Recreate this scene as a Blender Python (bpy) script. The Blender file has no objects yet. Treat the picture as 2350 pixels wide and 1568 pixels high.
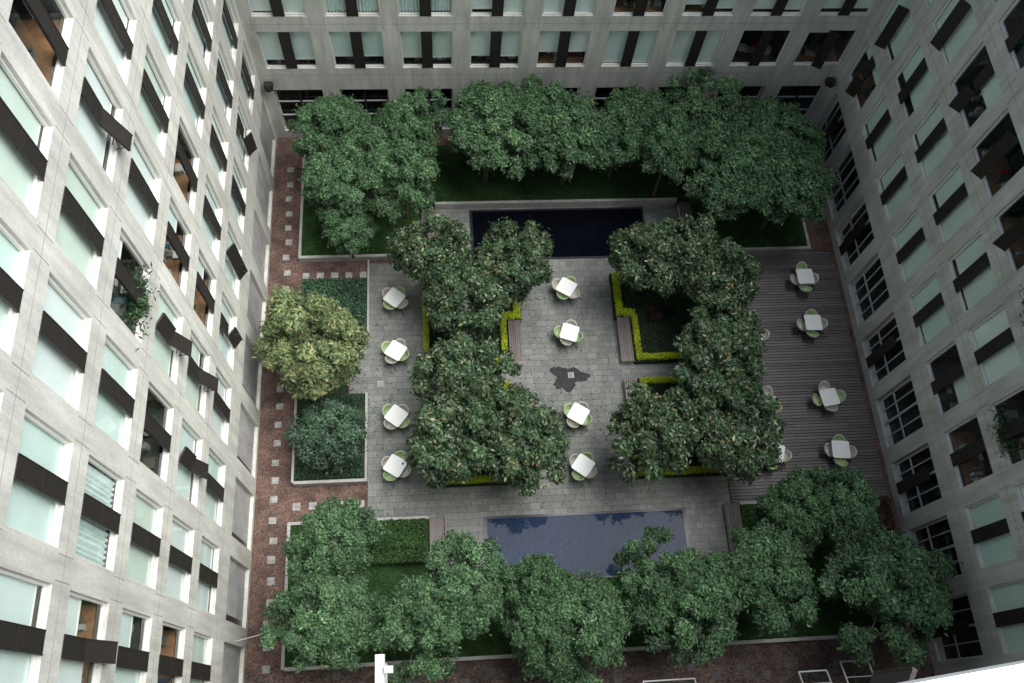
import bpy, math, random
import numpy as np
from mathutils import Vector, Matrix
random.seed(7); rng=np.random.default_rng(11)
S=bpy.context.scene
COL=S.collection
# ---------------------------------------------------------------- materials
def newmat(n):
    m=bpy.data.materials.new(n); m.use_nodes=True; nt=m.node_tree
    return m,nt,nt.nodes["Principled BSDF"]
def simple(n,c,r=0.6,metal=0.0,noise=0.0,nscale=8.0,spec=0.4):
    m,nt,b=newmat(n)
    b.inputs["Roughness"].default_value=r; b.inputs["Metallic"].default_value=metal
    b.inputs["Specular IOR Level"].default_value=spec
    if noise>0:
        tc=nt.nodes.new("ShaderNodeTexCoord"); no=nt.nodes.new("ShaderNodeTexNoise")
        no.inputs["Scale"].default_value=nscale; no.inputs["Detail"].default_value=6
        nt.links.new(tc.outputs["Object"],no.inputs["Vector"])
        cr=nt.nodes.new("ShaderNodeValToRGB")
        cr.color_ramp.elements[0].position=.3; cr.color_ramp.elements[1].position=.7
        cr.color_ramp.elements[0].color=[v*(1-noise) for v in c]+[1]
        cr.color_ramp.elements[1].color=[min(1,v*(1+noise)) for v in c]+[1]
        nt.links.new(no.outputs["Fac"],cr.inputs[0]); nt.links.new(cr.outputs[0],b.inputs["Base Color"])
    else: b.inputs["Base Color"].default_value=list(c)+[1]
    return m
def attrmat(n,r=0.55,trans=0.0,noise=0,spec=.4):
    m,nt,b=newmat(n)
    a=nt.nodes.new("ShaderNodeAttribute"); a.attribute_name="Col"
    nt.links.new(a.outputs["Color"],b.inputs["Base Color"])
    b.inputs["Roughness"].default_value=r; b.inputs["Specular IOR Level"].default_value=spec
    if trans>0:
        t=nt.nodes.new("ShaderNodeBsdfTranslucent"); nt.links.new(a.outputs["Color"],t.inputs["Color"])
        mx=nt.nodes.new("ShaderNodeMixShader"); mx.inputs[0].default_value=trans
        nt.links.new(b.outputs[0],mx.inputs[1]); nt.links.new(t.outputs[0],mx.inputs[2])
        nt.links.new(mx.outputs[0],nt.nodes["Material Output"].inputs["Surface"])
    return m
def concrete(n,c,stretch):
    m,nt,b=newmat(n); N=nt.nodes; Lk=nt.links
    tc=N.new("ShaderNodeTexCoord")
    mp=N.new("ShaderNodeMapping"); mp.inputs["Scale"].default_value=stretch; Lk.new(tc.outputs["Object"],mp.inputs[0])
    n1=N.new("ShaderNodeTexNoise"); n1.inputs["Scale"].default_value=1.0; n1.inputs["Detail"].default_value=8; n1.inputs["Roughness"].default_value=.65
    Lk.new(mp.outputs[0],n1.inputs["Vector"])
    n2=N.new("ShaderNodeTexNoise"); n2.inputs["Scale"].default_value=.55; n2.inputs["Detail"].default_value=5
    Lk.new(tc.outputs["Object"],n2.inputs["Vector"])
    n3=N.new("ShaderNodeTexNoise"); n3.inputs["Scale"].default_value=14; n3.inputs["Detail"].default_value=6
    Lk.new(tc.outputs["Object"],n3.inputs["Vector"])
    def ramp(src,lo,hi,a=.3,bb=.7):
        r=N.new("ShaderNodeValToRGB"); r.color_ramp.elements[0].position=a; r.color_ramp.elements[1].position=bb
        r.color_ramp.elements[0].color=(lo,lo,lo,1); r.color_ramp.elements[1].color=(hi,hi,hi,1); Lk.new(src,r.inputs[0]); return r.outputs[0]
    def mul(a,bx):
        x=N.new("ShaderNodeMix"); x.data_type='RGBA'; x.blend_type='MULTIPLY'; x.inputs[0].default_value=1
        Lk.new(a,x.inputs[6]); Lk.new(bx,x.inputs[7]); return x.outputs[2]
    col=N.new("ShaderNodeRGB"); col.outputs[0].default_value=list(c)+[1]
    o=mul(mul(mul(col.outputs[0],ramp(n1.outputs[0],.68,1.06)),ramp(n2.outputs[0],.84,1.05)),ramp(n3.outputs[0],.9,1.04))
    Lk.new(o,b.inputs["Base Color"]); b.inputs["Roughness"].default_value=.8; b.inputs["Specular IOR Level"].default_value=.25
    bp=N.new("ShaderNodeBump"); bp.inputs["Strength"].default_value=.25; bp.inputs["Distance"].default_value=.01
    Lk.new(n3.outputs[0],bp.inputs["Height"]); Lk.new(bp.outputs[0],b.inputs["Normal"])
    return m
M={}
M['conc']=concrete("board_concrete",(.68,.68,.625),(3,3,.35))
M['concg']=concrete("ground_concrete",(.50,.50,.49),(2,2,1))
M['joint']=simple("joint_dark",(.25,.25,.24),.9)
M['frame']=simple("window_frame",(.74,.72,.69),.45)
M['bar']=simple("dark_metal_panel",(.036,.031,.028),.55,.3,.3,20)
M['int']=simple("interior_dark",(.05,.05,.048),.8,0,.4,2)
M['intw']=simple("interior_wood",(.28,.15,.08),.5,0,.35,3)
M['rail']=simple("rail_light",(.5,.52,.52),.5)
for i,c in enumerate([(.80,.91,.88),(.72,.86,.81),(.86,.92,.90),(.73,.83,.74)]):
    M['bl%d'%i]=simple("roller_blind_%d"%i,c,.75,0,.04,1.5)
M['curt']=simple("curtain_fabric",(.75,.85,.83),.8,0,.12,6)
def glassmat():
    m=bpy.data.materials.new("window_glass"); m.use_nodes=True; nt=m.node_tree; nt.nodes.clear(); N=nt.nodes; Lk=nt.links
    out=N.new("ShaderNodeOutputMaterial"); t=N.new("ShaderNodeBsdfTransparent"); t.inputs[0].default_value=(.955,.995,.985,1)
    g=N.new("ShaderNodeBsdfGlossy"); g.inputs["Roughness"].default_value=.03
    lw=N.new("ShaderNodeLayerWeight"); lw.inputs["Blend"].default_value=.5
    p=N.new("ShaderNodeMath"); p.operation='POWER'; p.inputs[1].default_value=5; Lk.new(lw.outputs["Facing"],p.inputs[0])
    q=N.new("ShaderNodeMath"); q.operation='MULTIPLY_ADD'; q.inputs[1].default_value=.85; q.inputs[2].default_value=.07; Lk.new(p.outputs[0],q.inputs[0])
    mx=N.new("ShaderNodeMixShader")
    Lk.new(q.outputs[0],mx.inputs[0]); Lk.new(t.outputs[0],mx.inputs[1]); Lk.new(g.outputs[0],mx.inputs[2]); Lk.new(mx.outputs[0],out.inputs[0])
    return m
M['glass']=glassmat()
M['leaf']=attrmat("leaves_soft",.6,.2)
M['leafg']=attrmat("leaves_glossy",.4,.12,spec=.45)
M['bark']=simple("bark",(.10,.08,.06),.9,0,.4,12)
M['cvar']=attrmat("painted_items",.5)
M['white']=simple("white_laminate",(.84,.86,.85),.35)
M['metal']=simple("chair_leg_metal",(.35,.35,.35),.35,.8)
M['cgreen']=simple("green_plastic",(.42,.54,.30),.4)
M['cbeige']=simple("beige_plastic",(.54,.51,.45),.4)
M['coping']=concrete("coping_stone",(.50,.50,.47),(2,2,2))
def paving():
    m,nt,b=newmat("stone_paving"); N=nt.nodes; Lk=nt.links
    tc=N.new("ShaderNodeTexCoord")
    br=N.new("ShaderNodeTexBrick"); br.inputs["Scale"].default_value=1; br.offset=.37; br.offset_frequency=2; br.squash=.7; br.squash_frequency=3
    br.inputs["Brick Width"].default_value=.42; br.inputs["Row Height"].default_value=.27
    br.inputs["Mortar Size"].default_value=.009; br.inputs["Mortar Smooth"].default_value=.3; br.inputs["Bias"].default_value=0
    br.inputs["Color1"].default_value=(.178,.190,.186,1); br.inputs["Color2"].default_value=(.258,.266,.258,1); br.inputs["Mortar"].default_value=(.11,.11,.105,1)
    Lk.new(tc.outputs["Object"],br.inputs["Vector"])
    n=N.new("ShaderNodeTexNoise"); n.inputs["Scale"].default_value=.7; n.inputs["Detail"].default_value=8; Lk.new(tc.outputs["Object"],n.inputs["Vector"])
    r=N.new("ShaderNodeValToRGB"); r.color_ramp.elements[0].position=.3; r.color_ramp.elements[1].position=.7
    r.color_ramp.elements[0].color=(.70,.72,.71,1); r.color_ramp.elements[1].color=(1.1,1.08,1.03,1); Lk.new(n.outputs[0],r.inputs[0])
    x=N.new("ShaderNodeMix"); x.data_type='RGBA'; x.blend_type='MULTIPLY'; x.inputs[0].default_value=1
    Lk.new(br.outputs[0],x.inputs[6]); Lk.new(r.outputs[0],x.inputs[7])
    n2=N.new("ShaderNodeTexNoise"); n2.inputs["Scale"].default_value=18; n2.inputs["Detail"].default_value=6; Lk.new(tc.outputs["Object"],n2.inputs["Vector"])
    r2=N.new("ShaderNodeValToRGB"); r2.color_ramp.elements[0].position=.3; r2.color_ramp.elements[1].position=.7
    r2.color_ramp.elements[0].color=(.82,.82,.82,1); r2.color_ramp.elements[1].color=(1.12,1.12,1.12,1); Lk.new(n2.outputs[0],r2.inputs[0])
    y=N.new("ShaderNodeMix"); y.data_type='RGBA'; y.blend_type='MULTIPLY'; y.inputs[0].default_value=1
    Lk.new(x.outputs[2],y.inputs[6]); Lk.new(r2.outputs[0],y.inputs[7])
    Lk.new(y.outputs[2],b.inputs["Base Color"]); b.inputs["Roughness"].default_value=.7
    bp=N.new("ShaderNodeBump"); bp.inputs["Strength"].default_value=.5; bp.inputs["Distance"].default_value=.01; bp.invert=True
    Lk.new(br.outputs["Fac"],bp.inputs["Height"]); Lk.new(bp.outputs[0],b.inputs["Normal"])
    return m
M['pave']=paving()
def gravel(n,c0,c1,scale=22):
    m,nt,b=newmat(n); N=nt.nodes; Lk=nt.links
    tc=N.new("ShaderNodeTexCoord"); v=N.new("ShaderNodeTexVoronoi"); v.inputs["Scale"].default_value=scale; Lk.new(tc.outputs["Object"],v.inputs["Vector"])
    s=N.new("ShaderNodeSeparateColor"); Lk.new(v.outputs["Color"],s.inputs[0])
    r=N.new("ShaderNodeValToRGB"); r.color_ramp.elements[0].color=list(c0)+[1]; r.color_ramp.elements[1].color=list(c1)+[1]; Lk.new(s.outputs[0],r.inputs[0])
    n2=N.new("ShaderNodeTexNoise"); n2.inputs["Scale"].default_value=1.3; n2.inputs["Detail"].default_value=6; Lk.new(tc.outputs["Object"],n2.inputs["Vector"])
    r2=N.new("ShaderNodeValToRGB"); r2.color_ramp.elements[0].position=.35; r2.color_ramp.elements[1].position=.65
    r2.color_ramp.elements[0].color=(.5,.5,.5,1); r2.color_ramp.elements[1].color=(1.1,1.1,1.1,1); Lk.new(n2.outputs[0],r2.inputs[0])
    x=N.new("ShaderNodeMix"); x.data_type='RGBA'; x.blend_type='MULTIPLY'; x.inputs[0].default_value=1
    Lk.new(r.outputs[0],x.inputs[6]); Lk.new(r2.outputs[0],x.inputs[7]); Lk.new(x.outputs[2],b.inputs["Base Color"]); b.inputs["Roughness"].default_value=.9
    bp=N.new("ShaderNodeBump"); bp.inputs["Strength"].default_value=.8; bp.inputs["Distance"].default_value=.02; Lk.new(v.outputs["Distance"],bp.inputs["Height"]); bp.invert=True; Lk.new(bp.outputs[0],b.inputs["Normal"])
    return m
M['gravr']=gravel("red_gravel",(.075,.044,.036),(.215,.135,.11))
M['gravb']=gravel("brown_gravel",(.045,.035,.03),(.20,.14,.12),18)
M['grass']=simple("lawn_ground",(.022,.06,.016),.9,0,.5,2.5)
M['soil']=simple("planter_soil",(.016,.03,.014),.9,0,.6,5)
M['outer']=simple("outer_ground",(.12,.12,.115),.9,0,.3,.3)
def water(n,c,sc,spec):
    m,nt,b=newmat(n); N=nt.nodes; Lk=nt.links
    tc=N.new("ShaderNodeTexCoord"); no=N.new("ShaderNodeTexNoise"); no.inputs["Scale"].default_value=sc; no.inputs["Detail"].default_value=8; Lk.new(tc.outputs["Object"],no.inputs["Vector"])
    cr=N.new("ShaderNodeValToRGB"); cr.color_ramp.elements[0].position=.35; cr.color_ramp.elements[1].position=.65
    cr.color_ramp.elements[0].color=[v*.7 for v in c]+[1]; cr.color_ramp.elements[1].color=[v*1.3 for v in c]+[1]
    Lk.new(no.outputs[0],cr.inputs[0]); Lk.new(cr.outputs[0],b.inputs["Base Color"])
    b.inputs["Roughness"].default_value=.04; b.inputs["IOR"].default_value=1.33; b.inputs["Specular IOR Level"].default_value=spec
    return m
M['wat0']=water("dark_pool_water",(.003,.004,.007),9,.12)
M['wat1']=water("pool_water_sky_tint",(.022,.038,.080),14,.15)  # lower pool: blue base colour stands in for the reflected sky
M['pedge']=simple("pool_edge",(.02,.022,.03),.3)
# ---------------------------------------------------------------- mesh builder
class MB:
    def __init__(s): s.v=[];s.f=[];s.m=[];s.mats=[];s.c=[];s.usecol=False
    def mi(s,k):
        if k not in s.mats: s.mats.append(k)
        return s.mats.index(k)
    def quad(s,pts,k,col=(1,1,1)):
        b=len(s.v); s.v+=[tuple(p) for p in pts]; s.f.append(tuple(range(b,b+len(pts)))); s.m.append(s.mi(k)); s.c.append(col)
    def box(s,x0,x1,y0,y1,z0,z1,k,T=None,col=(1,1,1)):
        P=[(x0,y0,z0),(x1,y0,z0),(x1,y1,z0),(x0,y1,z0),(x0,y0,z1),(x1,y0,z1),(x1,y1,z1),(x0,y1,z1)]
        if T: P=[T(*p) for p in P]
        b=len(s.v); s.v+=[tuple(p) for p in P]
        for f in [(0,3,2,1),(4,5,6,7),(0,1,5,4),(1,2,6,5),(2,3,7,6),(3,0,4,7)]:
            s.f.append(tuple(b+i for i in f)); s.m.append(s.mi(k)); s.c.append(col)
    def tube(s,pts,rads,k,n=7):
        pts=[Vector(p) for p in pts]; rings=[]
        for i,p in enumerate(pts):
            d=(pts[min(i+1,len(pts)-1)]-pts[max(i-1,0)]).normalized()
            a=d.orthogonal().normalized(); bb=d.cross(a); b0=len(s.v)
            for j in range(n):
                t=2*math.pi*j/n; s.v.append(tuple(p+(a*math.cos(t)+bb*math.sin(t))*rads[i]))
            rings.append(b0)
        for i in range(len(rings)-1):
            for j in range(n):
                s.f.append((rings[i]+j,rings[i]+(j+1)%n,rings[i+1]+(j+1)%n,rings[i+1]+j)); s.m.append(s.mi(k)); s.c.append((1,1,1))
        s.f.append(tuple(rings[-1]+j for j in range(n))); s.m.append(s.mi(k)); s.c.append((1,1,1))
    def mesh(s,name,col=False):
        me=bpy.data.meshes.new(name); me.from_pydata(s.v,[],s.f)
        for k in s.mats: me.materials.append(M[k])
        me.polygons.foreach_set("material_index",s.m)
        if col:
            a=me.color_attributes.new("Col",'FLOAT_COLOR','CORNER')
            arr=[]
            for f,c in zip(s.f,s.c): arr+=list((*c,1))*len(f)
            a.data.foreach_set("color",arr)
        me.validate(); me.update(); return me
def obj(name,me,parent=None,loc=(0,0,0),rot=0,scale=(1,1,1)):
    o=bpy.data.objects.new(name,me); COL.objects.link(o); o.location=loc; o.rotation_euler=(0,0,rot); o.scale=scale
    if parent: o.parent=parent
    return o
def empty(name,loc=(0,0,0)):
    o=bpy.data.objects.new(name,None); COL.objects.link(o); o.location=loc; return o
def leafmesh(name,P,Nn,l,w,C,matkey,extra=None):
    n=len(P)
    Nn=Nn/np.linalg.norm(Nn,axis=1)[:,None]
    rnd=rng.normal(size=(n,3)); A=np.cross(Nn,rnd); A/=np.linalg.norm(A,axis=1)[:,None]; Bv=np.cross(Nn,A)
    l=np.broadcast_to(l,(n,))[:,None]; w=np.broadcast_to(w,(n,))[:,None]
    V=np.stack([P-A*l/2,P+Bv*w/2+Nn*w*.15,P+A*l/2,P-Bv*w/2+Nn*w*.15],1).reshape(-1,3)
    mats=[matkey]; ev=[];ef=[]
    if extra: ev=extra.v; ef=extra.f; mats+=extra.mats
    me=bpy.data.meshes.new(name)
    allv=np.concatenate([V,np.array(ev).reshape(-1,3)]) if len(ev) else V
    me.vertices.add(len(allv)); me.vertices.foreach_set("co",allv.astype(np.float32).ravel())
    loops=np.arange(4*n); starts=np.arange(n)*4; mi=np.zeros(n,int)
    el=[];es=[];c=4*n
    for f in ef: es.append(c); el+=[i+4*n for i in f]; c+=len(f)
    me.loops.add(c); me.loops.foreach_set("vertex_index",np.concatenate([loops,np.array(el,int)]).astype(np.int32))
    me.polygons.add(n+len(ef)); me.polygons.foreach_set("loop_start",np.concatenate([starts,np.array(es,int)]).astype(np.int32))
    for k in mats: me.materials.append(M[k])
    me.polygons.foreach_set("material_index",np.concatenate([mi,np.ones(len(ef),int)]).astype(np.int32))
    me.update(calc_edges=True)
    a=me.color_attributes.new("Col",'FLOAT_COLOR','POINT')
    cc=np.ones((len(allv),4)); cc[:4*n,:3]=np.repeat(C,4,axis=0); a.data.foreach_set("color",cc.astype(np.float32).ravel())
    me.validate()
    return me
def unit(n):
    v=rng.normal(size=(n,3)); return v/np.linalg.norm(v,axis=1)[:,None]
def pick(cols,probs,n,jit=.25):
    cols=np.array(cols); idx=rng.choice(len(cols),n,p=probs); c=cols[idx]*(1+rng.uniform(-jit,jit,(n,1))); return np.clip(c,0,1)
# ---------------------------------------------------------------- trees
def tree_mesh(name,R,zc,nc,cr,per,l,w,cols,probs,mat,flat=.75,trunk=.11):
    ex=MB()
    lob=[(unit(1)[0],rng.uniform(.15,.42)) for _ in range(7)]
    cs=[];rs=[]
    ph=rng.uniform(0,6.28)
    for i in range(nc):
        zz=1-(i+.5)/nc*1.35; t=ph+i*2.39996
        q_=math.sqrt(max(0,1-zz*zz)); d=np.array([q_*math.cos(t),q_*math.sin(t),zz])+rng.normal(size=3)*.13; d/=np.linalg.norm(d)
        sc=1+sum(a*max(0,np.dot(d,u)-.35)*1.2 for u,a in lob)-.25
        rr=R*sc*(rng.uniform(.74,1.02) if rng.random()<.75 else rng.uniform(.45,.8))
        p=d*rr; p[2]*=flat
        cs.append(p+np.array([0,0,zc])); rs.append(rng.uniform(*cr))
    lean=rng.uniform(-.15,.15,2)
    top=(lean[0],lean[1],zc-R*flat*.55)
    ex.tube([(0,0,0),(lean[0]*.3,lean[1]*.3,top[2]*.5),top],[trunk,trunk*.8,trunk*.65],'bark')
    for i in range(0,nc,max(1,nc//16)):
        c=cs[i]; m=(np.array(top)+c)/2+np.array([0,0,.12])
        ex.tube([top,tuple(m),tuple(c)],[trunk*.5,trunk*.3,trunk*.1],'bark',5)
    P=[];Nn=[];C=[];LL=[]
    for c,r in zip(cs,rs):
        n=int(per*(r/np.mean(cr))**2*rng.uniform(.75,1.25)); d=unit(n); d[:,2]=np.abs(d[:,2])*np.where(rng.random(n)<.8,1,-.6)
        d/=np.linalg.norm(d,axis=1)[:,None]
        rr=r*rng.uniform(.3,1.0,n)**.6*(1+.3*np.sin(d[:,0]*7+c[0]*9)*np.cos(d[:,1]*8+c[1]*5))
        rr*=np.where(rng.random(n)<.14,rng.uniform(1.1,1.5,n),1)
        p=c+d*rr[:,None]*np.array([1,1,.8]); P.append(p)
        Nn.append(d*.7+np.array([0,0,.55])+rng.normal(size=(n,3))*.55)
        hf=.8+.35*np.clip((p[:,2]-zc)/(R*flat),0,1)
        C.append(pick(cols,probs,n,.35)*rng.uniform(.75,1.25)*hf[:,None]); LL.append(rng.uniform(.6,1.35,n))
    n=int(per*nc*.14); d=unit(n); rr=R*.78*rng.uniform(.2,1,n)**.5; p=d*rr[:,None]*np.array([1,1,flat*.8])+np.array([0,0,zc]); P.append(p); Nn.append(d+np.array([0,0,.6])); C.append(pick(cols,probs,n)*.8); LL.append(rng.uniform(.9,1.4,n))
    P=np.concatenate(P);Nn=np.concatenate(Nn);C=np.concatenate(C);LL=np.concatenate(LL)
    return leafmesh(name,P,Nn,l*LL,w*LL,C,mat,ex)
jc=[(.068,.140,.066),(.096,.182,.082),(.048,.105,.052),(.14,.225,.092)]
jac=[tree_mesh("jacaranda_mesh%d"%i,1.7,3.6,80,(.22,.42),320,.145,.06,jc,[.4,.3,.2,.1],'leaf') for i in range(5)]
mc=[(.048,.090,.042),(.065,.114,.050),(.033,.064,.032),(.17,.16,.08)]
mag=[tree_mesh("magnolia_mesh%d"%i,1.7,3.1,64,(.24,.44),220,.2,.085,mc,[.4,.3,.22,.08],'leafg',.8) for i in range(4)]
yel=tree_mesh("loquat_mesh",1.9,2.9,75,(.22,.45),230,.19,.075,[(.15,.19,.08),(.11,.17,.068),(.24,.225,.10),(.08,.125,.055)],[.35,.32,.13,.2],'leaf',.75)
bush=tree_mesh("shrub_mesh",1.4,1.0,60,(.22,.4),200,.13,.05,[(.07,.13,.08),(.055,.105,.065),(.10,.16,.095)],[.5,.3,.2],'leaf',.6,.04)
def put(name,ml,x,y,r,zc,i,base=1.7,zbase=3.6,z0=.28):
    s=r/base*.97
    obj(name,ml[i%len(ml)] if isinstance(ml,list) else ml,None,(x,y,z0),rng.uniform(0,6.28),(s,s*rng.uniform(.93,1.07),zc/zbase))
for i,(x,y,r,z) in enumerate([(-4.4,23.5,1.55,4),(-4.3,20.7,1.55,3.9),(-4.0,19.2,1.15,3.0),(-1.4,23.3,1.5,4),(-1.6,21.2,1.55,4),(2.1,23.1,2.0,4.1),(5.7,22.9,1.95,4.1),(8.0,23.2,1.5,4),(10.0,22.1,1.5,4),(11.7,23.4,1.7,4.1),(12.8,20.6,1.8,4),(15.0,20.3,1.95,4),(14.8,22.8,1.8,4),(3.9,24.0,1.3,3.8),(-2.9,22.0,1.5,3.9),(13.6,21.8,1.5,3.9),(8.8,23.9,1.3,4)]):
    put("jacaranda_tree",jac,x,y,r,z-.3,i)
for i,(x,y,r,z) in enumerate([(-4.1,5.8,1.5,4),(-4.0,3.3,1.6,4),(-1.1,3.2,1.5,4),(.4,3.9,1.55,4),(2.9,4.2,1.05,3.8),(3.0,2.6,1.4,4),(4.4,2.9,1.65,4),(7.0,3.7,1.3,4),(8.2,3.4,1.75,4),(10.85,4.0,1.65,4),(12.4,6.2,1.35,4),(14.3,6.2,1.35,4),(15.5,3.5,1.95,4)]):
    put("jacaranda_tree",jac,x,y,r,z-.3,i+2)
for i,(x,y,r) in enumerate([(-.35,17.1,1.45),(2.9,16.8,1.6),(.6,15.2,1.65),(.6,12.4,1.55),(0,9.5,1.7),(2.8,9.4,1.75),(8.4,17.1,1.6),(10.0,16.9,1.6),(11.1,15.6,1.5),(10.8,13.3,1.8),(10.5,11.5,1.8),(7.9,9.2,1.7),(10.7,9.2,1.8),(.8,10.8,1.3)]):
    put("magnolia_tree",mag,x,y,r*.97,3.3,i,zbase=3.1)
put("loquat_tree",yel,-5.1,13.4,2.15,3.2,0,base=1.9,zbase=2.9,z0=.05)
put("shrub",bush,-4.6,10.6,1.45,1.3,0,base=1.4,zbase=1.0,z0=.25)
# ---------------------------------------------------------------- leaf volumes
def leafbox(name,rects,n,l,w,cols,probs,mat='leaf',up=.8,jit=.3,wob=.05):
    tot=sum((r[1]-r[0])*(r[3]-r[2]) for r in rects); P=[]
    for x0,x1,y0,y1,z0,z1 in rects:
        k=int(n*(x1-x0)*(y1-y0)/tot); p=np.stack([rng.uniform(x0,x1,k),rng.uniform(y0,y1,k),rng.uniform(z0,z1,k)],1); P.append(p)
    P=np.concatenate(P); k=len(P)
    P[:,2]+=wob*np.sin(P[:,0]*5.1+np.sin(P[:,1]*3))*np.cos(P[:,1]*4.3)
    Nn=rng.normal(size=(k,3))*.6+np.array([0,0,up])
    C=pick(cols,probs,k,jit)
    f=.8+.2*np.sin(P[:,0]*2.3+1.7*np.sin(P[:,1]*1.9))*np.cos(P[:,1]*2.9)
    return obj(name,leafmesh(name,P,Nn,l*rng.uniform(.7,1.3,k),w*rng.uniform(.7,1.3,k),C*f[:,None],mat))
yg=[(.60,.72,.03),(.52,.65,.03),(.68,.74,.05)]
HR=[]
for (x0,x1,y0,y1) in [(7.55,7.85,15.9,18.0),(7.85,11.3,17.75,18.0),(7.85,8.4,15.85,16.15),(8.2,8.45,13.75,15.85),(8.45,11.3,13.75,14.0)]:
    for mx in (0,1):
        for my in (0,1):
            a,b=(x0,x1) if not mx else (10.85-x1,10.85-x0)
            c,d=(y0,y1) if not my else (26.65-y1,26.65-y0)
            HR.append((max(a,-.7),min(b,11.55),c,d,.3,.62))
sideL=[(-.95,-.7,13.75,18.0,.3,.62),(-.95,-.7,8.65,12.9,.3,.62),(11.3,11.55,13.75,18.0,.3,.62),(11.3,11.55,8.65,12.9,.3,.62)]
leafbox("clipped_hedge",HR+sideL,48000,.065,.04,yg,[.5,.3,.2],up=1.0,jit=.2)
gc=[(.03,.07,.028),(.045,.095,.035),(.02,.045,.02)]
plant=[(-.7,2.5,14,17.8,.3,.42),(-.7,2.5,8.9,12.7,.3,.42),(8.4,11.3,14,17.8,.3,.42),(8.4,11.3,8.9,12.7,.3,.42),(2.5,3.0,16.1,17.8,.3,.42),(2.5,3.0,8.9,10.6,.3,.42),(7.85,8.4,16.1,17.8,.3,.42),(7.85,8.4,8.9,10.6,.3,.42)]
leafbox("ground_cover_plants",plant,30000,.09,.04,gc,[.4,.3,.3])
leafbox("low_hedge",[(-6.15,-3.4,15.3,18.0,.15,.7)],20000,.11,.05,[(.05,.12,.062),(.07,.15,.075),(.03,.075,.042)],[.5,.3,.2])
leafbox("ground_cover_plants",[(-6.15,-3.45,9.1,12.6,.3,.55)],20000,.09,.04,[(.045,.10,.05),(.06,.125,.065),(.03,.065,.035)],[.5,.3,.2])
leafbox("box_hedge",[(-3.0,-.95,5.6,7.25,.3,.85)],20000,.08,.04,[(.05,.12,.03),(.07,.15,.04),(.03,.08,.02)],[.5,.3,.2])
leafbox("red_shrub",[(9.0,9.5,15.5,16.1,.4,.9)],900,.12,.05,[(.09,.03,.03),(.05,.04,.03)],[.6,.4])
leafbox("red_shrub",[(17.3,17.9,6.0,7.3,.1,.6)],2500,.12,.05,[(.12,.04,.04),(.05,.06,.03)],[.6,.4])
leafbox("fallen_leaves",[(-7.7,-6.5,.5,25.9,.02,.035),(-6.2,-3.35,7.5,8.9,.02,.035),(-4.1,-2.0,10,16,.045,.055),(-3.2,11.3,7.5,8.6,.045,.055),(3.0,7.5,9,18,.045,.055),(-6,17,.1,1.9,.03,.045)],1500,.09,.05,[(.20,.15,.06),(.10,.07,.04),(.08,.12,.05)],[.4,.3,.3],up=3,wob=0)
lawnsU=[(-6.3,-.98,19.3,25.2),(11.75,16.95,19.2,25.2),(-.98,11.75,21.95,25.2)]
lawnsD=[(-6.25,-.88,2.15,7.3),(11.7,17.2,2.1,7.3),(-.88,11.7,2.1,4.7)]
def blades(name,rects,n):
    return leafbox(name,[(a,b,c,d,.30,.36) for a,b,c,d in rects],n,.09,.022,[(.05,.135,.02),(.065,.165,.028),(.035,.095,.015)],[.4,.3,.3],up=.5)
blades("grass",lawnsU,70000); blades("grass",lawnsD,70000)
# ---------------------------------------------------------------- ground
g=MB(); g.quad([(-400,-400,-.05),(400,-400,-.05),(400,400,-.05),(-400,400,-.05)],'outer'); obj("ground",g.mesh("ground"))
g=MB(); g.quad([(-7.74,1.95,0),(18.35,1.95,0),(18.35,26,0),(-7.74,26,0)],'gravr'); obj("red_gravel",g.mesh("red_gravel"))
g=MB(); g.quad([(-7.74,-.15,.002),(18.35,-.15,.002),(18.35,1.95,.002),(-7.74,1.95,.002)],'gravb'); 
obj("brown_gravel",g.mesh("brown_gravel"))
g=MB(); g.box(-3.3,11.45,7.4,19.0,-.04,.03,'pave'); g.box(-.3,11.1,19.0,21.8,-.04,.03,'pave'); g.box(-.25,11.05,4.75,7.4,-.04,.03,'pave'); g.box(-4.1,-3.3,12.8,15.2,-.04,.03,'pave'); obj("paving",g.mesh("paving"))
g=MB()
for a,b,c,d in lawnsU+lawnsD: g.box(a,b,c,d,0,.28,'grass')
obj("lawn",g.mesh("lawn"))
g=MB()
def cop(a,b,c,d,h=.36,k='coping'): g.box(a,b,c,d,0,h,k)
cop(-6.42,-.98,19.17,19.3);cop(11.75,17.08,19.07,19.2);cop(-6.42,-6.3,19.3,25.2);cop(16.95,17.08,19.2,25.2)
cop(-.3,11.1,21.82,21.95,.42)
cop(-6.37,-6.25,2.02,7.42);cop(-6.25,17.32,1.97,2.1);cop(17.2,17.32,2.1,7.42);cop(-6.25,-.88,7.3,7.42);cop(11.7,17.2,7.3,7.42)
cop(-6.3,-6.2,9.0,12.7);cop(-6.2,-3.4,8.93,9.05);cop(-3.4,-3.3,8.93,12.7)
cop(-3.38,-3.3,15.2,19.15,.14)
obj("planter_kerb",g.mesh("planter_kerb"))
g=MB()
for sx in (0,1):
    for sy in (0,1):
        for (a,b,c,d) in [(8.15,11.6,13.7,18.05),(7.5,8.15,15.85,18.05)]:
            if sx: a,b=10.85-b,10.85-a
            if sx: a=max(a,-1.0)
            b=min(b,11.6)
            if sy: c,d=26.65-d,26.65-c
            g.box(a,b,c,d,0,.3,'soil')
g.box(-6.2,-3.4,9.05,12.7,0,.3,'soil'); g.box(-6.2,-3.4,15.25,18.05,0,.12,'soil'); g.box(-6.2,-4.15,12.75,15.2,0,.05,'soil')
obj("planter_bed",g.mesh("planter_bed"))
g=MB()
M['stone1']=simple("grey_stone",(.30,.30,.29),.8,0,.35,4)
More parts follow.
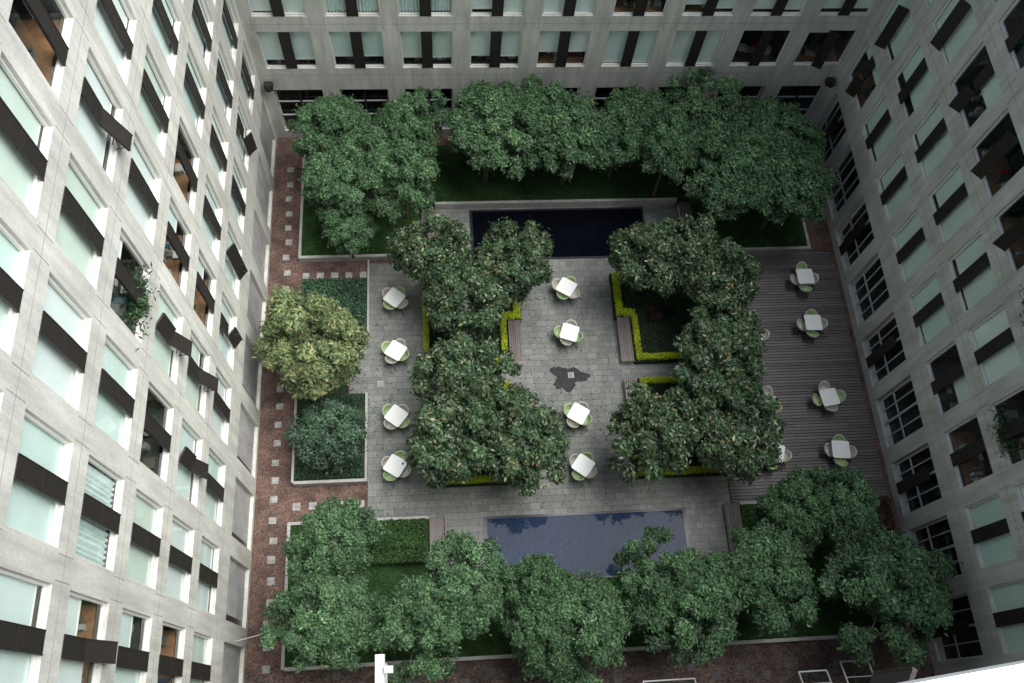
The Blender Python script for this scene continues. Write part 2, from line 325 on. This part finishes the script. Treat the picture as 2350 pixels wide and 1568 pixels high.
for k in range(30):
    y=1.2+k*.785+random.uniform(-.04,.04); dx=random.uniform(-.05,.05)
    g.box(-7.12+dx,-6.83+dx,y,y+random.uniform(.25,.3),0,.03,'stone1')
for yy in (8.1,18.45):
    for k in range(5): x=-6.25+k*.63; g.box(x,x+.3,yy-.15,yy+.15,0,.03,'stone1')
M['stone2']=simple("old_stone",(.11,.10,.10),.8,0,.3,5)
for k in range(22):
    x=-5.5+k*.95; y=1.75-k*.03+(.0 if k%2 else -.35); g.box(x,x+.32,y-.15,y+.15,0,.03,'stone2')
obj("stepping_stones",g.mesh("stepping_stones"))
g=MB(); y=7.45
while y<19.0:
    x=11.5
    while x<18.1:
        x2=min(18.12,x+random.choice([2.4,3.2,4.0]))
        if 18.12-x2<.6: x2=18.12
        v=random.uniform(.78,1.2); g.box(x,x2-.008,y,y+.112,.02,.07,'cvar',col=(.130*v,.113*v,.116*v)); x=x2
    y+=.135
g.box(11.46,18.14,7.43,19.05,-.03,.015,'pedge')
obj("wooden_deck",g.mesh("wooden_deck",True))
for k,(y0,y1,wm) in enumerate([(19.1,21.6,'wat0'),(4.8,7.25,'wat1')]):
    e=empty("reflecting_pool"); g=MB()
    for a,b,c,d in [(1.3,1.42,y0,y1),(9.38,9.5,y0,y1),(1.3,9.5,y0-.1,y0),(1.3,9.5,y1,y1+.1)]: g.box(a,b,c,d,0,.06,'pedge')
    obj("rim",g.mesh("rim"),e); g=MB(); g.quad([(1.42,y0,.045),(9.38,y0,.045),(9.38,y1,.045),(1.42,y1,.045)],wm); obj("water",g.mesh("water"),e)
def bench(x0,x1,y0,y1):
    g=MB(); g.box(x0+.04,x1-.04,y0+.04,y1-.04,0,.36,'concg')
    n=6; wd=(x1-x0)/n
    for i in range(n):
        v=random.uniform(.85,1.15); g.box(x0+i*wd+.012,x0+(i+1)*wd-.012,y0,y1,.37,.42,'cvar',col=(.15*v,.125*v,.12*v))
    g.box(x0,x1,y0+.1,y0+.18,.362,.368,'metal')
    obj("wooden_bench",g.mesh("wooden_bench",True))
for a,b,c,d in [(7.55,8.12,13.7,15.82),(2.73,3.3,13.7,15.82),(7.55,8.12,10.83,12.95),(2.73,3.3,10.83,12.95),(-.95,-.35,19.2,21.7),(11.13,11.7,19.2,21.7),(-.86,-.28,4.9,7.35),(11.08,11.66,4.9,7.35)]: bench(a,b,c,d)
g=MB(); pts=[]
for i in range(44):
    a=i/44*6.283; r=.54+.12*math.sin(3*a+1)+.09*math.sin(5*a+2)+random.uniform(-.07,.07); pts.append((5.2+r*1.3*math.cos(a),13.2+r*1.0*math.sin(a),.034))
M['stain']=simple("wet_stain",(.030,.032,.036),.6,0,.3,6,.2); g.quad(pts,'stain'); obj("wet_stain",g.mesh("wet_stain"))
def drain(x,y):
    g=MB(); g.box(x-.13,x+.13,y-.13,y+.13,.03,.042,'coping'); 
    for k in range(4): g.box(x-.08,x+.08,y-.08+k*.045,y-.055+k*.045,.043,.046,'joint')
    obj("floor_drain",g.mesh("floor_drain"))
drain(5.35,13.3); drain(-2.8,13.2)
# ---------------------------------------------------------------- furniture
def chairmesh(name,ck):
    g=MB(); n=24
    def ring(r,zf):
        b=len(g.v)
        for j in range(n):
            t=2*math.pi*j/n; rr=r(t); g.v.append((rr*math.sin(t),rr*math.cos(t),zf(t)))
        return b
    back=lambda t:max(0,math.cos(t)*.75+.35)**.8 if math.cos(t)*.75+.35>0 else 0
    rings=[ring(lambda t:.09,lambda t:.42),ring(lambda t:.19,lambda t:.425),ring(lambda t:.24,lambda t:.45+.1*back(t)),ring(lambda t:.255+.01*back(t),lambda t:.46+.2*back(t)),ring(lambda t:.26+.03*back(t),lambda t:.465+.34*back(t)),ring(lambda t:.285+.035*back(t),lambda t:.455+.335*back(t)),ring(lambda t:.26+.02*back(t),lambda t:.43+.15*back(t)),ring(lambda t:.15,lambda t:.40)]
    for a,b in zip(rings,rings[1:]):
        for j in range(n): g.f.append((a+j,a+(j+1)%n,b+(j+1)%n,b+j)); g.m.append(g.mi(ck)); g.c.append((1,1,1))
    g.f.append(tuple(rings[0]+j for j in range(n))); g.m.append(g.mi(ck)); g.c.append((1,1,1))
    for sx in(-1,1):
        for sy in (-1,1): g.tube([(sx*.12,sy*.12,.41),(sx*.29,sy*.32,.0)],[.016,.012],'metal',6)
    me=g.mesh(name)
    for p in me.polygons: p.use_smooth=len(p.vertices)==4
    return me
CG=chairmesh("chair_green",'cgreen'); CB=chairmesh("chair_beige",'cbeige')
def tablemesh():
    g=MB(); h=.37; c=.05
    out=[(h,-h+c),(h,h-c),(h-c,h),(-h+c,h),(-h,h-c),(-h,-h+c),(-h+c,-h),(h-c,-h)]
    g.quad([(x,y,.75) for x,y in out],'white'); g.quad([(x,y,.725) for x,y in out[::-1]],'white')
    for i in range(8):
        a=out[i];b=out[(i+1)%8]; g.quad([(*a,.725),(*b,.725),(*b,.75),(*a,.75)],'white')
    g.tube([(0,0,.03),(0,0,.73)],[.035,.035],'metal',10)
    for a in range(4):
        t=a*math.pi/2+math.pi/4; g.tube([(0,0,.06),(math.cos(t)*.34,math.sin(t)*.34,.02)],[.025,.018],'metal',6)
        g.tube([(0,0,.66),(math.cos(t)*.4,math.sin(t)*.4,.715)],[.02,.014],'metal',6)
    return g.mesh("cafe_table")
TB=tablemesh()
tabs=[(-2.15,16.9),(-2.1,14.4),(-2.1,11.5),(-2.15,9.4),(5.4,17.2),(5.35,15.0),(5.4,11.3),(5.4,9.1),(13.45,17.2),(13.4,14.7),(13.4,11.5),(13.4,9.3),(16.3,17.4),(16.2,15.1),(16.2,11.6),(16.2,9.3)]
for i,(x,y) in enumerate(tabs):
    dk=x>11; z=.07 if dk else .03; r=math.radians(random.choice([-28,-25,-33,-20,-38]) if not dk else random.uniform(-30,10))
    obj("cafe_table",TB,None,(x,y,z),r)
    gs=random.randrange(2)
    for k in range(4):
        a=r+k*math.pi/2+random.uniform(-.12,.12); d=.29+random.uniform(0,.09)+(.10 if dk and random.random()<.6 else 0)
        obj("patio_chair",CG if (k+gs)%2==0 else CB,None,(x+d*math.cos(a),y+d*math.sin(a),z),a-math.pi/2+random.uniform(-.25,.25),(.95,.95,.88))
# ---------------------------------------------------------------- building wings
HW=1.08
def wing(name,T,us,u0,u1,ztop,kmax,style,over,seed,probs,first=1):
    rd=random.Random(seed)
    root=empty(name)
    W=MB();F=MB();G=MB();B=MB();D=MB();I=MB()
    def q(mb,u_0,u_1,z_0,z_1,n,k): mb.quad([T(u_0,n,z_0),T(u_1,n,z_0),T(u_1,n,z_1),T(u_0,n,z_1)],k)
    def bx(mb,a,b,n0,n1,z0,z1,k,col=(1,1,1)): mb.box(a,b,n0,n1,z0,z1,k,T,col)
    edges=[u0]+[e for u in us for e in (u-HW,u+HW)]+[u1]
    for i in range(0,len(edges),2):
        if edges[i+1]-edges[i]>.01: q(W,edges[i],edges[i+1],0,ztop,0,'conc')
    for i,u in enumerate(us):
        prev=0
        for k in range(0,kmax+1):
            zc=2.85+3*k; z0=zc-HW; z1=zc+HW
            if k==0: z0,z1={'north':(.5,3.4),'left':(.25,3.3),'right':(.5,3.55),'south':(.5,3.5)}[style]
            q(W,u-HW,u+HW,prev,z0,0,'conc'); prev=z1
            g0_=0 if k>0 or style=='left' else -.15
            dep=(.19-g0_) if not (k==0 and style=='left') else .14
            for (a,b) in [((u-HW,z0),(u-HW,z1)),((u-HW,z1),(u+HW,z1)),((u+HW,z1),(u+HW,z0)),((u+HW,z0),(u-HW,z0))]:
                W.quad([T(a[0],0,a[1]),T(b[0],0,b[1]),T(b[0],-dep,b[1]),T(a[0],-dep,a[1])],'conc')
            if k>0:
                for e in (u-HW-.09,u+HW+.09): bx(W,e-.009,e+.009,-.01,.003,z1+.06,z0+3-.06,'joint') if k<kmax else None
            if k==0 and style=='left':
                q(W,u-HW,u+HW,z0,z1,-.14,'concg'); bx(W,u-HW+.03,u-HW+.26,-.139,-.132,z0+.1,z1-.15,'pedge'); continue
            t=.055; fa,fb=g0_-.16,g0_-.09
            bx(F,u-HW,u-HW+t,fa,fb,z0,z1,'frame');bx(F,u+HW-t,u+HW,fa,fb,z0,z1,'frame')
            bx(F,u-HW+t,u+HW-t,fa,fb,z0,z0+t,'frame');bx(F,u-HW+t,u+HW-t,fa,fb,z1-t,z1,'frame')
            q(G,u-HW,u+HW,z0,z1,g0_-.13,'glass')
            o=over.get((i,k),{})
            rnum=rd.random()
            if k==0:
                for zz in ([z0+.95,z0+1.9] if style!='right' else [z0+1.2]): bx(F,u-HW+t,u+HW-t,-.2,-.15,zz,zz+.06,'rail')
                bx(F,u-.04,u+.04,-.21,-.14,z0+t,z1-t,'rail' if style=='right' else 'bar')
                if style=='right':
                    for uu in (u-.55,u+.55): bx(F,uu-.02,uu+.02,-.205,-.155,z0+t,z1-t,'rail')
                    if i%2==0: bx(F,u-.23,u+.23,-.05,.0,z0,z1-.5,'bar')
                drops=(0,0)
            else:
                if 'drop' in o: drops=o['drop']
                elif rnum<probs[0]: drops=(1,1)
                elif rnum<probs[1]: dd=rd.uniform(.72,.92); drops=(dd,dd+rd.choice([0,0,.05,-.12]))
                else: drops=(rd.choice([0,.3,.5]),rd.choice([0,.2,.9]))
            bk=o.get('blind','bl%d'%rd.choice([0,0,0,1,2,2,3] if style!='right' else [0,1,1,2,3]))
            for s,(a,b) in enumerate([(u-HW+.02,u-.01),(u+.01,u+HW-.02)]):
                dr=drops[s]
                if dr>=1 and rd.random()<.35: dr=rd.uniform(.9,.99)
                if dr>0:
                    zb=z1-(z1-z0)*min(dr,1)
                    if o.get('curtain'):
                        n=26
                        for j in range(n):
                            ua=a+(b-a)*j/n; ub=a+(b-a)*(j+1)/n; na=-.24+.045*math.sin(j*1.9); nb=-.24+.045*math.sin((j+1)*1.9)
                            B.quad([T(ua,na,zb),T(ub,nb,zb),T(ub,nb,z1),T(ua,na,z1)],'curt')
                    else:
                        q(B,a,b,zb,z1,-.19-.01*s,bk); bx(B,a,b,-.207-.01*s,-.183,zb,zb+.03,'frame')
            if k>0:
                wood=o.get('wood',rd.random()<.25)
                bx(I,u-HW,u+HW,-1.2,-.3,z0-.1,z0-.04,'intw' if wood else 'int')
                if min(drops)<1:
                    for c_ in range(rd.randint(5,11)):
                        ua=u+rd.uniform(-.95,.75); nn=rd.uniform(-.9,-.35); hh=rd.uniform(.04,.35); ww=rd.uniform(.06,.35); v=rd.uniform(.03,.6)
                        col=rd.choice([(v,v,v),(v,v,v),(v,v,v*.9),(v,v*.9,v*.75),(.5*v,.1,.08),(.08,.15,.35*v+.05)])
                        if o.get('red') : col=rd.choice([col,(.45,.03,.03)])
                        bx(I,ua,ua+ww,nn-.3,nn-.3+rd.uniform(.1,.4),z0-.04,z0-.04+hh,'cvar',col)
                op=o.get('open',None)
                if op is None: op='v' if rd.random()<probs[2] else 'c'
                def panel(za,zb,ang,top=0.0):
                    ca,sa=math.cos(ang),math.sin(ang)
                    def TT(x,y,z):
                        if top:
                            zz=z-zb; ct,st=math.cos(top),math.sin(top)
                            return T(u-.23+x,.0+ y*ct - zz*st, zb+ zz*ct+ y*st)
                        return T(u-.23+x*ca-y*sa,.0+x*sa+y*ca,z)
                    D.box(0,.46,-.04,.015,za,zb,'bar',TT)
                    for x in (.0,.44): D.box(x,x+.02,.015,.027,za,zb,'bar',TT)
                zm=(z0+z1)/2
                if op=='c':
                    panel(z0+.01,zm-.012,0);panel(zm+.012,z1-.01,0)
                elif op=='v':
                    a=rd.uniform(.5,1.1); panel(z0+.01,zm-.012,a); panel(zm+.012,z1-.01,a if rd.random()<.5 else 0)
                    for zz in (z0+.25,zm-.3): bx(D,u-.02,u+.0,.0,.34,zz,zz+.02,'bar')
                else:
                    a=rd.uniform(.2,.36)
                    panel(zm+.012,z1-.01,rd.choice([0,.4])); panel(z0+.01,zm-.012,0,top=a)
                    for du in (-.2,.2): 
                        g0=T(u+du,0,z0+.1); g1=T(u+du,1.0*math.sin(a),zm-1.0*math.cos(a)+.05); D.tube([g0,g1],[.012,.012],'bar',5)
                    bx(D,u-.22,u+.22,.0,.02,z0+.3,z0+.32,'bar'); bx(D,u-.01,u+.01,.0,.02,z0+.02,zm-.05,'bar')
                if o.get('plants'): pl.append(T(u,-.1,z0))
        q(W,u-HW,u+HW,prev,ztop,0,'conc')
    for k in range(kmax+1):
        zz=2.85+3*k+1.5 
        bx(W,u0+.02,u1-.02,-.01,.0025,zz-.008,zz+.008,'joint')
    for k in range(kmax+2):
        zz=3*k+1.62
        bx(I,u0-.3,u1+.3,-2.6,-.36,zz-.12 if k else -.1,zz if k else .05,'int')
    q(I,u0-.3,u1+.3,0,ztop,-2.6,'int')
    for i in range(len(us)+1):
        uu=(us[0]-1.43) if i==0 else us[i-1]+1.43
        bx(I,uu-.06,uu+.06,-2.59,-.36,0,ztop-.1,'int')
    bx(W,u0-(3 if style in('north','south') else 0),u1+(3 if style in('north','south') else 0),-9,-.001,ztop,ztop+.3,'conc')
    bx(W,u0-3,u1+3,-9,-8.8,0,ztop-.01,'conc')
    for nm,mb,c in [("walls",W,0),("window_frames",F,0),("glass",G,0),("blinds",B,0),("shutter_panels",D,0),("interiors",I,1)]:
        if mb.v: obj(nm,mb.mesh(nm,bool(c)),root)
    return root
pl=[]
XL,XR,YB,YS=-7.74,18.35,26.0,-.15
usN=[-6.2+2.9*i for i in range(9)]; usL=[1.78+2.85*i for i in range(9)]; usR=[2.0+2.8*i for i in range(9)]
TN=lambda u,n,z:(u,YB-n,z); TL=lambda u,n,z:(XL+n,u,z); TR=lambda u,n,z:(XR-n,u,z); TS=lambda u,n,z:(u,YS+n,z)
ovN={(0,1):dict(drop=(.84,.84),open='c'),(1,1):dict(drop=(.76,.76),open='c'),(2,1):dict(drop=(.8,.8),open='c'),(3,1):dict(drop=(.76,.78),open='c'),(4,1):dict(drop=(.66,.66),open='c'),(5,1):dict(drop=(.97,.97),open='c'),(6,1):dict(drop=(1,1),open='c'),(7,1):dict(drop=(0,0),open='c',red=1),(8,1):dict(drop=(.15,.1),open='v'),
(1,2):dict(drop=(1,1),curtain=1,open='c'),(2,2):dict(drop=(1,1),curtain=1,open='c'),(0,2):dict(drop=(1,1),open='c'),(3,2):dict(drop=(1,1),open='c'),(4,2):dict(drop=(1,1),open='c'),(5,2):dict(drop=(.6,.6),open='c'),(6,2):dict(drop=(.8,.9),open='c'),(7,2):dict(drop=(1,1),open='c'),(8,2):dict(drop=(.9,.9),open='c')}
ovL={(4,5):dict(drop=(.9,.9),open='a'),(3,4):dict(drop=(0,.3),open='c',plants=1),(3,3):dict(drop=(1,1),open='a'),(3,2):dict(drop=(1,.8),open='a'),(2,2):dict(drop=(.9,1),open='a'),(0,4):dict(drop=(.75,.5),open='a'),
(2,3):dict(drop=(0,0),open='c'),(4,1):dict(drop=(1,1),open='v'),(5,1):dict(drop=(1,1),open='v'),(7,1):dict(drop=(.9,.9),open='v'),(4,6):dict(drop=(0,.5),wood=1,open='c'),(4,3):dict(drop=(0,.6),wood=1,open='c'),(4,2):dict(drop=(.2,.6),wood=1,open='c'),(5,3):dict(drop=(0,0),wood=1,open='c'),
(1,4):dict(drop=(1,1),curtain=1,open='c'),(0,3):dict(drop=(1,.6),open='c'),(0,2):dict(drop=(.3,.3),wood=1,open='c'),(3,5):dict(drop=(1,1),open='c',blind='bl3')}
for i in range(9):
    for k in range(1,9):
        ovL.setdefault((i,k),dict(drop=(1,1),open='c'))
ovR={(7,3):dict(drop=(1,1),open='v'),(6,3):dict(drop=(.5,0),open='v'),(5,3):dict(drop=(0,0),open='v',red=1),(4,3):dict(drop=(0,.3),open='v'),(6,4):dict(drop=(0,0)),(2,2):dict(drop=(0,0),open='c',plants=1),(3,2):dict(drop=(1,1),open='c'),(2,1):dict(drop=(0,0),wood=1,open='c'),(3,1):dict(drop=(.5,.0),open='c'),(4,1):dict(drop=(1,1),open='c'),(5,1):dict(drop=(1,1),open='c'),(6,1):dict(drop=(1,1),open='c'),(7,1):dict(drop=(1,1),open='c'),(8,1):dict(drop=(.3,.3),open='v'),(0,1):dict(drop=(1,1),open='c'),(1,1):dict(drop=(1,1),open='c'),(4,2):dict(drop=(1,1),open='c'),(5,2):dict(drop=(1,1),open='c'),(6,2):dict(drop=(1,1),open='c'),(7,2):dict(drop=(.8,.8),open='c'),(8,2):dict(drop=(1,1),open='v'),(1,2):dict(drop=(1,1),open='c'),(0,2):dict(drop=(1,1),open='c'),(3,3):dict(drop=(1,.3),open='c',plants=1),(7,4):dict(drop=(1,1),open='c'),(8,3):dict(drop=(1,1),open='v')}
wing("courtyard_apartment_building",TN,usN,XL,XR,26.0,7,'north',ovN,1,(.45,.85,.12))  # north, left and right wings kept low to let more skylight reach the floor
wing("courtyard_apartment_building",TL,usL,YS,YB,27.0,7,'left',ovL,2,(.85,.95,.05))
wing("courtyard_apartment_building",TR,usR,YS,YB,26.0,7,'right',ovR,3,(.6,.75,.2))
root=wing("courtyard_apartment_building",TS,usN,XL,XR,33.1,8,'south',{},4,(.5,.8,.15))
g=MB(); th=math.atan(.1)
def TL2(x,y,z): return (math.cos(th)*x-math.sin(th)*y, -.044+math.sin(th)*x+math.cos(th)*y, z)
g.box(-.9,4,-.7,0,33.36,33.44,'white',TL2); g.box(-.8,3.9,-.6,-.12,33.1,33.36,'conc',TL2)
obj("parapet_ledge",g.mesh("parapet_ledge"),root)
g=MB(); g.box(-.35,-.31,-.15,.28,30.36,30.40,'frame'); g.box(-.34,-.325,-.15,.26,30.0,30.36,'frame'); g.box(-.31,-.27,.20,.23,30.37,30.42,'metal')
obj("open_sash",g.mesh("open_sash"),root)
for (x,z,w2,o_) in [(13.95,3.0,.5,1.05),(7.3,3.0,.9,.8),(12.4,3.0,.5,.8)]:
    g=MB()
    g.quad([(x-w2,-.15,z+.5),(x+w2,-.15,z+.5),(x+w2,o_,z),(x-w2,o_,z)],'glass')
    for a in (-w2,w2): g.tube([(x+a,-.15,z+.5),(x+a,o_,z)],[.03,.03],'rail',5)
    g.tube([(x-w2,o_,z),(x+w2,o_,z)],[.03,.03],'rail',5)
    g.tube([(x-w2,o_*.5,z+.25),(x+w2,o_*.5,z+.25)],[.015,.015],'rail',5)
    obj("awning_sash",g.mesh("awning_sash"),root)
for x in (-7.35,17.95):
    g=MB(); g.box(x-.18,x+.18,25.62,25.9,3.8,4.1,'bar'); g.tube([(x,26,3.95),(x,25.9,3.95)],[.05,.05],'metal'); g.tube([(x,25.62,3.95),(x,25.52,3.95)],[.12,.14],'bar',10)
    obj("wall_floodlight",g.mesh("wall_floodlight"))
for p in pl:
    k=700; P=np.array(p)+rng.normal(size=(k,3))*np.array([.12,.4,.2])+np.array([0,0,.3])
    obj("potted_plant",leafmesh("potted_plant",P,rng.normal(size=(k,3))+np.array([0,0,.5]),rng.uniform(.1,.25,k),rng.uniform(.03,.06,k),pick([(.03,.07,.03),(.05,.11,.04)],[.6,.4],k),'leaf'))
g=MB(); g.tube([(-7.74,3.0,1.6),(-6.4,3.25,1.75)],[.02,.015],'rail',6); obj("wall_rod",g.mesh("wall_rod"))
# ---------------------------------------------------------------- light & camera
el=math.radians(63)
w=bpy.data.worlds.new("World"); S.world=w; w.use_nodes=True; nt=w.node_tree
sky=nt.nodes.new("ShaderNodeTexSky"); sky.sky_type='NISHITA'; sky.sun_disc=False; sky.sun_elevation=el; sky.sun_rotation=math.radians(80)
sky.air_density=1.0; sky.dust_density=3.0; sky.ozone_density=1.0
nt.links.new(sky.outputs[0],nt.nodes["Background"].inputs[0]); nt.nodes["Background"].inputs[1].default_value=.15
sl=bpy.data.lights.new("sun",'SUN'); sl.energy=7; sl.angle=math.radians(60); sl.color=(1,.995,.965)
so=bpy.data.objects.new("sun",sl); COL.objects.link(so)
azr=math.radians(10)
dv=Vector((math.cos(el)*math.cos(azr),math.cos(el)*math.sin(azr),math.sin(el)))
so.rotation_euler=dv.to_track_quat('Z','Y').to_euler(); so.location=(30,5,60)
cam=bpy.data.cameras.new("cam"); co=bpy.data.objects.new("cam",cam); COL.objects.link(co)
co.location=(0,0,34.438); co.rotation_euler=(.4132,-.0583,-.059); cam.sensor_width=36; cam.lens=30.27; cam.clip_start=.05; cam.clip_end=2000
S.camera=co
S.view_settings.view_transform='Standard'; S.view_settings.look='None'; S.view_settings.exposure=0
